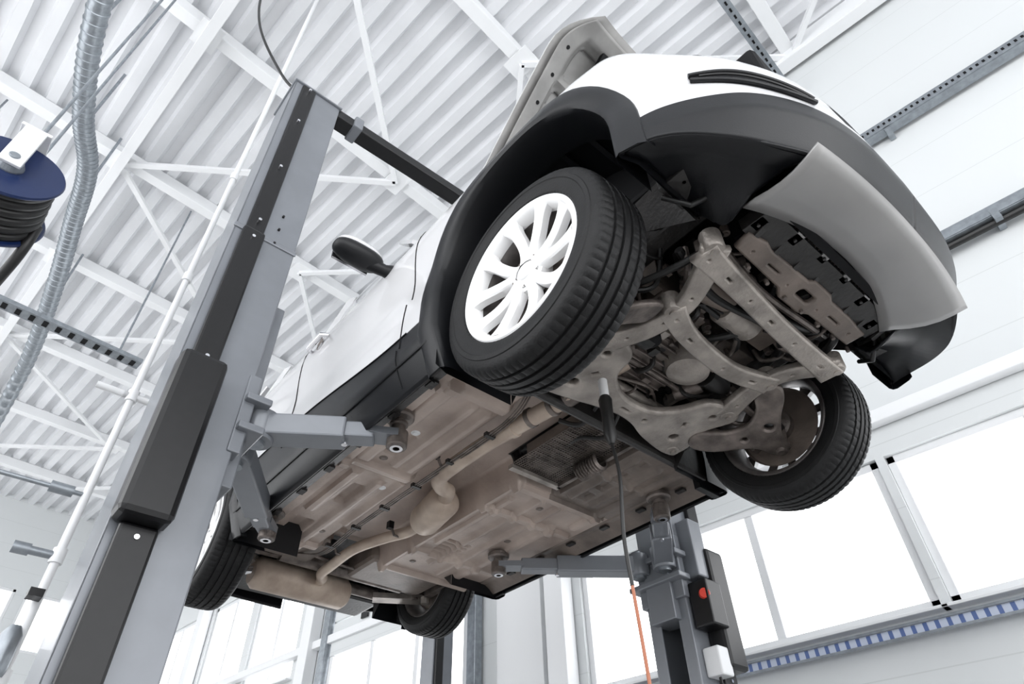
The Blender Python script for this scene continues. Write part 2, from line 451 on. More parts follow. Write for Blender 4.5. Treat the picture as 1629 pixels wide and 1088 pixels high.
# lower front valance
b=MB();rows=[]
def lip(t):
    return (.905-.035*abs(t)**2.2,t*.50-.02)
for fr in range(7):
    u=fr/6;row=[]
    for k in range(33):
        t=-1+2*k/32;xf,y=lip(t);xb=.70-.10*abs(t)**2
        x=xf+(xb-xf)*u;z=-.012-.028*math.sin(math.pi*min(1,u*1.1))+.045*u
        row.append((x,y*(1-.12*u),z))
    rows.append(row)
b.grid(rows,SKID);b.obj("skid_valance",car,smooth=True,solid=.008,ang=60)
b=MB()
for k in range(6):
    y=-.36+.145*k;xx=.66-.10*(y/.45)**2
    b.box((xx,y,.038),(.045,.035,.006),SKID);b.cyl((xx-.005,y,.028),(xx-.005,y,.036),.006,UNDERD,8)
b.obj("valance_clips",car)
for sg in(-1,1):
    b=MB();rows=[]
    for u in (0,.3,.7,1):
        row=[]
        i0=[p for p in ox if p[0]>.47 and p[1]>.5]
        for k in range(18):
            t=k/17;p=i0[int(t*(len(i0)-1))]
            x,y=p;z=zbot(x);xi=.47+.12*(1-t);yi=.50;ii=inset(x,z)
            row.append((x-ii*.6+(xi-x)*u,sg*(y-ii*.6+(yi-y)*u),z+.05*math.sin(u*math.pi)))
        rows.append(row)
    b.grid(rows,CLAD);b.obj("bumper_underside",car,smooth=True,solid=.008)
    b=MB()
    b.grid([[(.47,sg*.84,.12),(.47,sg*.5,.05)],[(.47,sg*.84,.30),(.50,sg*.5,.45)]],UNDERD)
    for k in range(3): b.cyl((.52+.07*k,sg*(.62-.03*k),.10),(.52+.07*k,sg*(.62-.03*k),.125),.010,STEEL,10)
    b.box((.50,sg*.60,.16),(.10,.12,.12),UNDERD);b.tube([(.47,sg*.55,.14),(.6,sg*.5,.12),(.7,sg*.42,.16)],.02,HOSE,10)
    b.tube([(.44,sg*.63,.10),(.5,sg*.58,.04),(.56,sg*.52,.09)],.01,HOSE,8)
    b.obj("corner_ducting",car,bevel=.004)
b=MB();b.box((.2,0,.52),(1.3,1.0,.28),DARK);b.box((-.45,0,.35),(.04,1.5,.75),UNDERD)  # black filler box, added to stop light through the open bay
b.box((.60,0,.50),(.2,.9,.06),UNDERD);b.obj("bay_light_block",car,bevel=.02)
b=MB();b.box((.82,0,.30),(.08,1.0,.14),DARK);b.obj("bumper_beam",car,bevel=.01)
# hood (open)
hx,hz=-.62,.92;ang=math.atan2(.80,.92);HL=1.27
HM=Matrix.Translation((hx,0,hz))@Matrix.Rotation(-ang,4,'Y')
def hw(u): return .70+.03*math.sin(u*2)- .16*max(0,(u-.8)/.2)**2
def hoodpt(u,v,off=0):
    x=u*HL;y=v*hw(u);z=.05*(1-(v*v))*math.sin(math.pi*min(1,.25+u*.6))-.06*max(0,(u-.75)/.25)**2-.03*abs(v)**4+off
    return HM@Vector((x,y,z))
b=MB();NU,NV=30,40
b.grid([[hoodpt(i_/NU,-1+2*j_/NV) for j_ in range(NV+1)] for i_ in range(NU+1)],INNER)
b.obj("hood_skin",car,smooth=True,solid=.006,ang=60)
b=MB()
b.grid([[hoodpt(i_/NU,-1+2*j_/NV,.008) for j_ in range(NV+1)] for i_ in range(NU+1)],PAINT)
b.obj("hood_outer_paint",car,smooth=True,solid=.004,ang=60)
HO=[]
for s_ in(-1,1):
    HO+=[(.16,.72*s_,.07,.09),(.36,.78*s_,.09,.06),(.58,.74*s_,.09,.08),(.80,.70*s_,.07,.10),(.28,.50*s_,.10,.11),(.55,.48*s_,.11,.10),(.80,.42*s_,.09,.13),(.22,.17*s_,.09,.10),(.45,.17*s_,.09,.10),(.68,.15*s_,.08,.09),(.88,.12*s_,.04,.09)]
def hskip(i_,j_):
    u=.03+(.93)*(i_+.5)/90;v=-.96+1.92*(j_+.5)/130
    return any(((u-a)/c)**4+((v-bb)/d_)**4<1 for a,bb,c,d_ in HO)
def hz_(u,v):
    m=min(max(abs((u-a)/c),abs((v-bb)/d_)) for a,bb,c,d_ in HO)
    return -.014-.030*ss(m,1.0,1.5)
b=MB()
b.grid([[hoodpt(.03+.93*i_/90,-.96+1.92*j_/130,hz_(.03+.93*i_/90,-.96+1.92*j_/130)) for j_ in range(131)] for i_ in range(91)],INNER,hskip)
b.obj("hood_inner_frame",car,smooth=True,solid=.003)
b=MB()
for k in range(7):
    p=hoodpt(.10+.12*k,-.89,-.042);b.cyl(p,p+HM.to_3x3()@Vector((0,0,-.006)),.010,DARK,10)
b.box(HM@Vector((1.13,0,-.06)),(.05,.12,.05),DARK,M=HM.to_3x3())
b.box(HM@Vector((1.08,-.42,-.055)),(.12,.10,.03),DARK,M=HM.to_3x3())
for s_ in(-1,1): b.beam((-.62,s_*.66,.78),(-.60,s_*.66,.95),.03,.03,STEEL)
b.cyl((.05,.62,.74),HM@Vector((.75,.62,-.03)),.008,DARK,8)
b.obj("hood_hinges",car)
b=MB();rows=[];lv=[(.0,.80,1.43,-1.98,.84),(.03,.79,1.40,-1.98,.88),(.5,.72,1.12,-2.03,1.15),(.9,.655,.94,-2.08,1.33),(1,.60,.86,-2.1,1.37),(1.05,.45,.6,-2.1,1.40),(1.1,.05,.1,-2.1,1.41)]
for t,hw_,hl,cx,z in lv:
    row=[]
    for k in range(97):
        a=2*math.pi*k/96;c_,s_=math.cos(a),math.sin(a);p=.35
        row.append((cx+hl*math.copysign(abs(c_)**p,c_),hw_*math.copysign(abs(s_)**p,s_),z))
    rows.append(row)
b.grid(rows[:2],PAINT);b.grid(rows[1:4],GLASS);b.grid(rows[3:],PAINT)
b.obj("cabin",car,smooth=True,ang=40)
b=MB()
for sg in(-1,1):
    for e1,e2 in ((-.75,-1.15),(-1.65,-1.72),(-2.55,-2.6),(-3.25,-2.9)):
        b.beam((e1,sg*.80,.86),(e2,sg*.665,1.33),.06,.02,PAINT)
    b.tube([(-1.1,sg*.56,1.42),(-1.3,sg*.56,1.45),(-2.6,sg*.56,1.45),(-2.8,sg*.56,1.42)],.015,CLAD,8)
b.obj("pillars",car)
def ys(x,z): return outy(x)-inset(x,z)+.007
for sg in(-1,1):
    b=MB()
    lo=-.10 if sg<0 else -.02
    for xs in ([(-.66,lo,.06),(-.64,.06,.3),(-.60,.3,.80)],[(-1.66,.12,.84)],[(-2.42,.72,.86)]):
        for s3 in xs:
            x0,za,zb_=s3
            b.tube([(x0,sg*ys(x0,za+(zb_-za)*k/10),za+(zb_-za)*k/10) for k in range(11)],.003,DARK,6)
    b.tube([(x_*.01,sg*ys(x_*.01,blz(x_*.01)),blz(x_*.01)) for x_ in range(-60,-216,-4)],.004,DARK,6)
    b.tube([(x_*.01,sg*(outy(x_*.01)-inset(x_*.01,-.02)+.008),-.02) for x_ in range(-46,-216,-4)],.006,CLAD,6)
    b.obj("shut_lines",car,smooth=True)
    b=MB()
    for xh in (-1.48,-2.3):
        z=.66
        b.tube([(xh-.09,sg*(ys(xh,z)+.0),z),(xh-.07,sg*(ys(xh,z)+.03),z),(xh+.07,sg*(ys(xh,z)+.03),z),(xh+.09,sg*ys(xh,z),z)],[.010,.014,.014,.010],CHROME,10)
        b.lathe([(0,-.004),(.03,.001),(.034,.002)],(xh,sg*ys(xh,z),z),(0,sg,0),STEEL,16)
    b.obj("door_handles",car,smooth=True)
    b=MB()
    def ell(c,r,m,zmin=-9,zmax=9,n=20):
        rows=[]
        for i_ in range(n+1):
            th=math.pi*i_/n;row=[]
            for k in range(2*n+1):
                ph=2*math.pi*k/(2*n);z=max(zmin,min(zmax,math.cos(th)))
                e_=.75;sx=math.copysign(abs(math.sin(th)*math.cos(ph))**e_,math.cos(ph));sy=math.copysign(abs(math.sin(th)*math.sin(ph))**e_,math.sin(ph))
                row.append((c[0]+r[0]*sx,c[1]+r[1]*sy,c[2]+r[2]*z))
            rows.append(row)
        b.grid(rows,m)
    ell((-.88,sg*1.03,.715),(.06,.125,.05),CLAD,zmax=.25)
    ell((-.88,sg*1.03,.722),(.060,.122,.068),PAINT,zmin=.12)
    b.tube([(-.84,sg*.84,.68),(-.86,sg*.90,.685),(-.88,sg*.97,.70)],[.045,.03,.035],CLAD,12)
    b.box((-.935,sg*1.04,.727),(.012,.18,.09),CHROME)
    b.obj("door_mirror",car,smooth=True)
    b=MB();ell((.60,sg*.63,.54),(.14,.08,.035),GLASS);b.obj("headlamp",car,smooth=True)
    b=MB();ell((-3.33,sg*.62,.72),(.10,.14,.09),RED);b.obj("tail_lamp",car,smooth=True)
# ---------------------------------------------------------------- wheels
def wheel(name,cx,cy,sg,spin=0,z=0,sc=1):
    em=bpy.data.objects.new(name,None);col.objects.link(em);em.parent=car;em.location=(cx,cy,z);em.scale=(sc,1,sc)
    ax=(0,sg,0)
    half=[(.262,.094),(.272,.106),(.292,.1125),(.315,.1135),(.318,.1165),(.332,.1155),(.334,.112),(.350,.107),(.362,.099),(.3695,.088),(.3735,.074),(.375,.062),(.367,.060),(.367,.050),(.3755,.048),(.3765,.024),(.368,.022),(.368,.012),(.3765,.010)]
    prof=half+[(r,-u) for r,u in half[::-1]]
    def mod(k,j,r,u):
        if .079>abs(u)>.061 and k%4==0: return -.003
        if .10>abs(u)>.08 and k%4==0: return -.003
        if .05>abs(u)>.02 and r>.37 and k%5==2: return -.002
        return 0
    b=MB();b.lathe(prof,(0,0,0),ax,TYRE,320,mod);b.obj("tyre",em,smooth=True,ang=28)
    b=MB();b.lathe([(.262,.094),(.266,.101),(.262,.106),(.250,.105),(.243,.098),(.236,.085),(.234,.05)],(0,0,0),ax,RIM,96)
    b.lathe([(.236,.05),(.228,.03),(.222,-.02),(.230,-.06),(.240,-.088),(.250,-.1),(.262,-.103),(.266,-.099),(.262,-.094)],(0,0,0),ax,RIMB,96)
    b.obj("rim_barrel",em,smooth=True,ang=40)
    b=MB()
    A=Vector(ax);p=Vector((1,0,0));q=Vector((0,0,1))
    for k in range(5):
        a0=math.radians(72*k+spin)
        for sd in(-1,1):
            rows=[];back=[]
            for i_ in range(13):
                t=i_/12;r=.040+(.243-.040)*t
                a=a0+sd*math.radians(12+7.5*t**1.5)
                w=(.018+.005*t+.016*max(0,(t-.75)/.25)**2+.006*max(0,(.2-t)/.2))
                u=.066-.010*math.sin(math.pi*t)+.030*t**1.5
                dirr=p*math.cos(a)+q*math.sin(a);tan=-p*math.sin(a)+q*math.cos(a)
                c=dirr*r
                rows.append([c+tan*(-w)+A*(u-.030),c+tan*(-w)+A*(u-.003),c+tan*(-w*.75)+A*(u+.004),c+tan*(w*.75)+A*(u+.004),c+tan*w+A*(u-.003),c+tan*w+A*(u-.030)])
                back.append([c+tan*w+A*(u-.030),c+tan*(-w)+A*(u-.030)])
            b.grid(rows,RIM);b.grid(back,RIMB)
    b.lathe([(0,.074),(.026,.074),(.030,.071),(.032,.066),(.060,.064),(.074,.056),(.076,.02),(.07,.0)],(0,0,0),ax,RIM,48)
    b.obj("rim_spokes",em,smooth=True,ang=35)
    b=MB()
    for k in range(5):
        a=math.radians(72*k+36+spin);c=(p*math.cos(a)+q*math.sin(a))*.052
        b.lathe([(0,.065),(.006,.065),(.007,.060),(.010,.0655),(.012,.066)],c,ax,STEEL,12)
    b.obj("lug_nuts",em,smooth=True)
    b=MB()
    b.lathe([(.06,.012),(.155,.012),(.157,.010),(.157,-.010),(.155,-.012),(.06,-.012)],(0,0,0),ax,STEEL,64)
    b.lathe([(0,.02),(.07,.02),(.075,.0),(.075,-.05),(.055,-.07),(.045,-.12),(0,-.125)],(0,0,0),ax,STEEL,32)
    b.lathe([(.06,-.018),(.186,-.018),(.196,-.030)],(0,0,0),ax,UNDERM,48)
    b.obj("brake_disc",em,smooth=True,ang=35)
    b=MB()
    for k in range(7):
        a=math.radians(150+k*9);c=(p*math.cos(a)+q*math.sin(a))*.135
        M3=Matrix.Rotation(-a,3,'Y')
        b.box(c+A*(-.015),(.06,.085,.03),STEEL,M=M3)
    b.obj("brake_caliper",em,bevel=.006)
    return em
WC=.75
w1=wheel("wheel_front_right",0,-WC,-1,8,0,1.02)
w2=wheel("wheel_front_left",0,WC-.02,1,30,.045,.95)
w3=wheel("wheel_rear_right",-2.65,-WC-.02,-1,20,.05,.96)
w4=wheel("wheel_rear_left",-2.65,WC-.03,1,50,.17,.94)
# ---------------------------------------------------------------- underbody pan
def R_(x,y,x0,x1,y0,y1,s=.02): return ss(x,x0-s,x0)*(1-ss(x,x1,x1+s))*ss(y,y0-s,y0)*(1-ss(y,y1,y1+s))
ribs=[]
for (x0,x1,y0,y1,dz) in [(-1.32,-.62,-.66,-.60,-.022),(-1.30,-.70,-.50,-.46,-.018),(-1.30,-.70,-.42,-.385,-.018),(-1.9,-1.42,-.62,-.58,-.02),
  (-2.3,-1.45,-.48,-.44,-.02),(-1.95,-1.4,-.38,-.34,-.016),(-2.25,-2.02,-.60,-.52,.03),(-1.22,-1.05,-.58,-.53,.03),(-1.75,-1.55,-.54,-.50,.028),
  (-1.38,-1.345,-.72,-.30,-.026),(-2.30,-2.26,-.70,-.2,-.024),(-.66,-.62,-.70,-.32,-.024),
  (-2.2,-1.3,.52,.56,-.02),(-2.2,-1.1,.40,.43,-.018),(-2.1,-1.1,.27,.30,-.018),(-1.85,-1.2,.14,.17,-.018),(-1.25,-.5,.62,.65,-.02),(-1.36,-1.32,.08,.68,-.024),(-2.0,-1.96,.05,.68,-.024),(-2.32,-2.28,.05,.7,-.024),(-1.10,-1.06,.08,.68,-.024)]: ribs.append((x0,x1,y0,y1,dz))
for k in range(5): ribs.append((-1.80-.045*k,-1.78-.045*k,.20,.34,.026))
for k in range(4): ribs.append((-.98+.12*k,-.92+.12*k,.42,.47,.02))
ribs+=[(-1.0,-.55,.36,.385,-.018),(-1.0,-.55,.52,.545,-.018),(-.75,-.73,.33,.62,-.015)]
def pz(x,y):
    z=.015
    tun=ss(y,-.36,-.30)*(1-ss(y,.02,.07))
    z+=.12*tun
    z-=.035*R_(x,y,-2.35,-.55,-.75,-.68)
    z-=.022*R_(x,y,-2.35,-.6,-.335,-.31,.012)+.022*R_(x,y,-2.35,-1.05,.07,.095,.012)
    z+=.14*R_(x,y,-1.02,-.40,.03,.30,.02)
    for r in ribs: z+=r[4]*R_(x,y,*r[:4],.008)
    z+=.05*(1-ss(x,-2.36,-2.30))
    z-=.012*(1-ss(x,-1.40,-1.385))*(1 if y<-.3 else 0)
    return z
NX,NY=230,150
b=MB();rows=[]
for i_ in range(NX+1):
    x=-.46-(2.46-.46)*i_/NX
    rows.append([(x,-.80+1.52*j_/NY,pz(x,-.80+1.52*j_/NY)) for j_ in range(NY+1)])
b.grid(rows,FLOORP)
md_=b.mi(UNDERD);mm_=b.mi(UNDERM)
for q_,fc in enumerate(b.f):
    vx,vy,vz=b.v[fc[0]]
    if vz>.12 and vx>-1.04 and vy>0: b.m[q_]=md_  # recess faces coloured dark, shade put into the colour
    elif vx>-1.06 and vy>.28: b.m[q_]=mm_
b.obj("floor_pan",car,smooth=True,ang=60)
for sg in(-1,1):
    b=MB()
    prof=[(.72,.02),(.74,-.06),(.78,-.075),(.80,-.06),(.835,-.12)] if sg<0 else [(.70,.03),(.73,.01),(.76,.01),(.80,-.01),(.84,-.03)]
    b.grid([[(x,sg*y,z) for y,z in prof] for x in (-.46,-1.0,-1.6,-2.18)],UNDERD if sg<0 else UNDERM)
    for k in range(6): b.box((-.6-.26*k,sg*.755,prof[1][1]-.010),(.05,.03,.012),UNDERD)
    b.box((-.47,sg*.78,.03),(.03,.16,.18),CLAD)
    b.obj("sill_flange",car,smooth=False)
b=MB()
for q_,(x,y) in enumerate([(-1.02,-.55),(-1.28,-.55),(-1.5,-.42),(-2.1,-.42),(-1.2,.35),(-1.6,.47),(-2.15,.2)]):
    z=pz(x,y);b.lathe([(0,-.006),(.012,-.006),(.015,-.002),(.021,.0),(.021,.004)],(x,y,z),(0,0,1),WHT if q_ in(0,2) else UNDERM,16)
b.obj("plugs",car,smooth=True)
b=MB()
for k in range(3):
    y=-.325+.012*k
    b.tube(catmull([(-.48,y-.04,.03),(-.7,y,-.012),(-1.3,y,-.015),(-1.9,y,-.015),(-2.3,y+.02,-.015),(-2.5,y-.05,.03)],6),.004,STEEL,6)
for k in range(6): b.box((-.8-.28*k,-.313,-.014),(.02,.05,.018),UNDERD)
b.obj("brake_lines",car,smooth=True)
b=MB()
for k in range(34): b.beam((-.49-.014*k,-.04,.028),(-.49-.014*k,.26,.028),.003,.003,STEEL)
for k in range(20): b.beam((-.49,-.04+.0155*k,.030),(-.96,-.04+.0155*k,.030),.003,.003,STEEL)
b.box((-.70,.10,.075),(.36,.24,.05),UNDERM);b.box((-.56,.16,.05),(.14,.12,.04),STEEL);b.box((-.9,.12,.07),(.10,.16,.05),ALU)
for k in range(9): b.box((-.58-.035*k,.08,.045),(.012,.20,.02),STEEL)
b.box((-.98,.12,.02),(.03,.32,.02),ALU);b.beam((-.48,.27,.02),(-.98,.27,.02),.02,.02,STEEL)
b.obj("gearbox_guard",car)
b=MB()
for k in range(9): b.lathe([(.035,-.008),(.05,0),(.035,.008)],(-.66-.016*k,.235,.005),(1,0,0),STEEL,16)
b.obj("bellows",car,smooth=True)
b=MB()
def sm(P,n=8): return catmull(P,n)
b.tube(sm([(-.18,-.10,.12),(-.35,-.17,.06),(-.49,-.215,.02),(-.85,-.26,.01),(-1.12,-.272,.0),(-1.25,-.255,.0),(-1.31,-.20,.0),(-1.34,-.14,.01),(-1.42,-.10,.015)]),.038,EXH,20)
b.tube([(-1.40,-.105,.015),(-1.415,-.10,.015),(-1.44,-.09,.015),(-1.68,-.04,.02),(-1.71,-.035,.02),(-1.74,-.03,.02)],[.03,.06,.085,.085,.075,.035],EXH,28)
b.tube(sm([(-1.72,-.035,.02),(-1.85,-.03,.02),(-2.0,-.09,.02),(-2.21,-.16,.01),(-2.45,-.17,-.01),(-2.56,-.17,-.02),(-2.62,-.13,-.02),(-2.72,-.1,0)]),.03,EXH,18)
for xx,yy in ((-.50,-.217),(-.62,-.232)): b.lathe([(.036,-.012),(.045,-.01),(.045,.01),(.036,.012)],(xx,yy,.018),(1,.1,0),STEEL,20)
b.tube([(-.36,-.172,.057),(-.47,-.21,.023)],.045,STEEL,16)
b.lathe([(.036,-.014),(.044,-.012),(.044,.012),(.036,.014)],(-.72,-.245,.012),(1,.12,0),EXH,20)
b.tube([(-2.80,-.5,-.01),(-2.80,-.47,-.01),(-2.80,.10,-.01),(-2.80,.13,-.01)],[.07,.095,.095,.07],EXH,24)
b.tube(sm([(-2.80,-.48,0),(-2.9,-.58,0),(-3.2,-.6,-.0),(-3.42,-.6,-.0)]),.025,CHROME,14)
b.obj("exhaust",car,smooth=True,ang=50)
b=MB()
for (x,y) in ((-1.15,-.35),(-1.9,-.12),(-2.3,-.25)): 
    b.tube([(x,y,.06),(x,y+.03,.0),(x,y+.06,.0)],.007,STEEL,8);b.box((x,y,.05),(.03,.03,.04),CLAD)
b.obj("exhaust_hangers",car)
pl=catmull([(-.02,-.34,0),(-.06,-.24,0),(-.17,-.20,0),(-.24,-.10,0),(-.26,.0,0),(-.24,.12,0),(-.16,.20,0),(-.06,.25,0),(-.02,.36,0),(-.06,.42,0),(-.2,.38,0),(-.32,.43,0),(-.40,.40,0),(-.38,.22,0),(-.34,.1,0),(-.33,0,0),(-.35,-.12,0),(-.38,-.24,0),(-.40,-.38,0),(-.34,-.44,0),(-.2,-.38,0),(-.06,-.42,0)],5,True)
pl=[(p.x,p.y) for p in pl]
h=[circ(-.10,-.32,.026),circ(-.30,-.30,.034),circ(-.10,.33,.026),circ(-.30,.32,.034),circ(-.35,-.40,.012),circ(-.36,.385,.012),rrect(-.21,-.27,.05,.035,.012,.5),rrect(-.21,.28,.05,.035,.012,-.5),circ(-.295,-.12,.02),circ(-.295,.12,.02),rrect(-.295,0,.03,.07,.012)]
plate("subframe_rear_plate",[pl]+h,.040,ALU,car,Matrix.Translation((0,0,.0)),.012)
def pbar(name,P,w,zz,holes=3,m=ALU,th=.035):
    C=catmull([(p[0],p[1],0) for p in P],6);L_=[];Rr=[]
    for k,c in enumerate(C):
        t=(C[min(k+1,len(C)-1)]-C[max(k-1,0)]).normalized();n_=Vector((-t.y,t.x,0))
        ww=w*(1+.35*abs(2*k/(len(C)-1)-1)**2)/2
        L_.append((c.x+n_.x*ww,c.y+n_.y*ww));Rr.append((c.x-n_.x*ww,c.y-n_.y*ww))
    hs=[]
    for k in range(holes):
        q0=int((k+.5)/holes*(len(C)-1));c=C[q0];t=(C[min(q0+1,len(C)-1)]-c);hs.append(rrect(c.x,c.y,w*(.7 if k%2 else .4),w*.38,w*.17,math.atan2(t.y,t.x)))
    return plate(name,[L_+Rr[::-1]]+hs,th,m,car,Matrix.Translation((0,0,zz)),.008)
pbar("subframe_rail",[(-.05,-.36),(.08,-.30),(.22,-.29),(.34,-.34),(.46,-.42)],.060,-.005,4)
pbar("subframe_rail",[(-.05,.36),(.10,.31),(.22,.31),(.32,.36),(.40,.43)],.060,-.005,4)
pbar("subframe_front_bar",[(.43,-.44),(.41,-.2),(.385,.1),(.37,.45)],.060,-.014,6)
pbar("subframe_mid_bar",[(.20,-.31),(.15,-.15),(.13,.12),(.18,.32)],.060,-.012,4)
b=MB()
for (x,y) in ((.46,-.43),(.40,.44),(-.36,-.40),(-.37,.40),(.2,-.31),(.18,.32),(-.05,-.37),(-.05,.37)):
    b.lathe([(0,-.035),(.014,-.035),(.014,-.026),(.03,-.024),(.036,-.015),(.036,.05)],(x,y,0),(0,0,1),ALU,20)
b.obj("subframe_bushings",car,smooth=True)
b=MB()
b.box((-.12,-.02,.20),(.28,.30,.20),STEEL);b.box((.06,-.16,.23),(.22,.26,.22),UNDERM);b.box((.04,.22,.22),(.24,.22,.20),STEEL)
for k in range(7): b.box((-.24+.04*k,-.02,.092),(.008,.28,.02),STEEL)
for k in range(5): b.box((-.02+.04*k,-.16,.115),(.008,.24,.02),STEEL)
b.box((.27,.20,.18),(.12,.14,.14),UNDERM);b.box((.30,-.2,.19),(.10,.2,.12),UNDERD)
b.box((-.36,.18,.15),(.18,.3,.14),UNDERD);b.box((-.40,-.1,.16),(.12,.4,.12),UNDERM)
b.obj("engine_block",car,bevel=.022)
b=MB()
b.lathe([(0,-.02),(.04,-.02),(.085,0),(.10,.04),(.105,.10)],(-.02,.08,.05),(.1,.1,1),ALU,32)
b.lathe([(0,-.09),(.055,-.09),(.065,-.08),(.065,.08),(.055,.09),(0,.09)],(.27,.02,.11),(0,1,0),ALU,28)
b.lathe([(0,-.03),(.07,-.03),(.075,-.02),(.06,0),(.075,.02),(.07,.03),(0,.03)],(.16,.34,.18),(0,1,0),UNDERD,28)
b.lathe([(0,-.05),(.04,-.05),(.04,.05),(0,.05)],(.02,-.20,.08),(0,0,1),DARK,24)
b.lathe([(0,-.1),(.045,-.1),(.05,-.09),(.05,.09),(.045,.1),(0,.1)],(.29,-.18,.10),(.2,1,0),UNDERM,24)
b.lathe([(.0,-.06),(.03,-.06),(.034,-.05),(.034,.05),(.03,.06),(0,.06)],(-.12,.22,.09),(1,.3,0),STEEL,20)
for (x,y,z) in ((-.22,-.14,.085),(-.22,.10,.085),(.02,-.06,.105),(.14,-.26,.11),(.14,-.06,.11),(-.02,-.26,.11)): b.cyl((x,y,z-.015),(x,y,z+.01),.010,STEEL,6)
rg=random.Random(7)
for k in range(170):
    x=rg.uniform(-.42,.50);y=rg.uniform(-.42,.44);z=rg.uniform(.06,.15);m_=rg.choice([STEEL,STEEL,UNDERD,UNDERM,ALU])
    R3=Matrix.Rotation(rg.choice([0,0,.35,-.4,1.57]),3,'Z')
    t=rg.random()
    if t<.35: b.box((x,y,z),(rg.uniform(.015,.07),rg.uniform(.01,.04),rg.uniform(.01,.05)),m_,M=R3)
    elif t<.6: b.lathe([(0,-.01),(.008,-.01),(.008,-.004),(.015,-.004),(.015,.03)],(x,y,z),(0,0,1),m_,10)
    else: 
        dx,dy=rg.uniform(-.14,.14),rg.uniform(-.14,.14)
        b.tube(catmull([(x,y,z+.05),(x+dx*.3,y+dy*.3,z),(x+dx,y+dy,z-.01),(x+dx*1.2,y+dy*1.2,z+.05)],5),rg.uniform(.004,.013),rg.choice([HOSE,STEEL,UNDERD]),8)
b.obj("engine_ancillaries",car,smooth=True)
b=MB()
b.tube(sm([(.34,-.42,.10),(.30,-.2,.06),(.33,.1,.07),(.28,.30,.10),(.1,.40,.12)]),.016,HOSE,10)
b.tube(sm([(.42,-.30,.12),(.36,-.10,.05),(.40,.15,.05),(.42,.35,.12)]),.022,HOSE,12)
b.tube(sm([(.15,-.42,.12),(.05,-.30,.06),(-.12,-.28,.05),(-.38,-.26,.09)]),.008,STEEL,8)
b.tube(sm([(.2,-.5,.2),(.12,-.46,.08),(.2,-.38,.07),(.3,-.44,.2)]),.010,HOSE,8)
b.tube(sm([(-.35,.05,.05),(-.5,.10,.0),(-.62,.05,.03),(-.8,.1,.05)]),.010,HOSE,8)
b.tube(sm([(-.38,-.05,.06),(-.52,-.03,.02),(-.6,-.08,.06)]),.012,HOSE,8)
b.tube(sm([(-.25,.42,.1),(-.3,.5,.05),(-.45,.52,.03)]),.012,HOSE,8)
b.tube(sm([(.22,-.22,.12),(.24,-.05,.07),(.20,.12,.08),(.1,.2,.12)]),.011,HOSE,8)
b.tube(sm([(-.3,-.3,.12),(-.24,-.16,.06),(-.2,.05,.07),(-.28,.2,.1)]),.007,STEEL,8)
b.tube(sm([(.5,.3,.25),(.48,.36,.1),(.40,.40,.06),(.2,.44,.1)]),.018,HOSE,10)
b.tube(sm([(.46,-.30,.2),(.44,-.36,.09),(.30,-.40,.06),(.10,-.44,.09),(-.02,-.48,.15)]),.013,HOSE,10)
b.tube(sm([(.48,.0,.14),(.32,.06,.08),(.22,.05,.07),(.06,-.04,.09)]),.015,HOSE,10)
b.obj("hoses",car,smooth=True)
b=MB()
b.tube(sm([(.05,-.60,.06),(-.05,-.60,.05),(-.14,-.5,.07),(-.14,0,.09),(-.14,.5,.07),(-.05,.60,.05),(.05,.60,.06)]),.012,STEEL,10)
b.tube([(-.29,-.40,.085),(-.29,.40,.085)],.028,ALU,14)
for sg in(-1,1):
    b.tube([(-.29,sg*.40,.085),(-.26,sg*.44,.08),(-.25,sg*.48,.07),(-.23,sg*.50,.065)],[.03,.036,.026,.012],HOSE,14)
    b.tube([(-.23,sg*.48,.065),(-.14,sg*.64,.03)],.010,STEEL,10)
    b.tube([(0,sg*.66,0),(0,sg*.62,0),(.0,sg*.60,.0),(0,sg*.545,.005),(0,sg*.53,.006)],[.045,.05,.045,.022,.016],HOSE,16)
    b.tube([(0,sg*.54,.006),(0,sg*.26,.07)],.014,STEEL,12)
    b.tube([(0,sg*.32,.06),(0,sg*.29,.065),(0,sg*.25,.075),(0,sg*.18,.08)],[.018,.04,.05,.055],HOSE,16)
    b.tube([(-.01,sg*.60,.02),(-.02,sg*.57,.25),(-.03,sg*.53,.50)],[.03,.028,.02],STEEL,16)
    sp=[];
    for k in range(121):
        t=k/120;a=t*2*math.pi*5;c=Vector((-.02,sg*.575,.22)).lerp(Vector((-.03,sg*.53,.55)),t)
        sp.append(c+Vector((.065*math.cos(a),.065*math.sin(a),0)))
    b.tube(sp,.008,CLAD,6)
    b.tube([(0,sg*.66,-.11),(.0,sg*.65,-.02),(-.01,sg*.63,.12)],[.022,.045,.025],STEEL,12)
    b.cyl((0,sg*.65,-.115),(0,sg*.65,-.07),.022,STEEL,14)
    b.tube([(-.14,sg*.64,.03),(-.06,sg*.66,.02)],.018,STEEL,10)
b.obj("suspension_front",car,smooth=True)
for sg in(-1,1):
    P=[(.03,.67),(.04,.60),(.10,.50),(.17,.42),(.19,.36),(.11,.35),(.06,.42),(-.02,.47),(-.12,.45),(-.22,.38),(-.28,.42),(-.22,.50),(-.08,.58),(-.03,.67)]
    C=catmull([(x,sg*y,0) for x,y in P],5,True)
    M_=Matrix.Translation((0,0,-.02))@Matrix.Translation((0,sg*.4,0))@Matrix.Rotation(-sg*.26,4,'X')@Matrix.Translation((0,-sg*.4,0))
    plate("control_arm",[[(p.x,p.y) for p in C],circ(.04,sg*.52,.03),circ(-.08,sg*.52,.022)],.03,STEEL,car,M_,.010)
b=MB()
b.box((.60,.02,.30),(.05,.76,.46),UNDERD);b.box((.67,.02,.30),(.04,.72,.46),DARK);b.box((.53,.02,.28),(.07,.70,.40),DARK)
b.box((.600,.02,.060),(.11,.80,.05),UNDERD);b.box((.68,.02,.05),(.03,.80,.05),DARK)
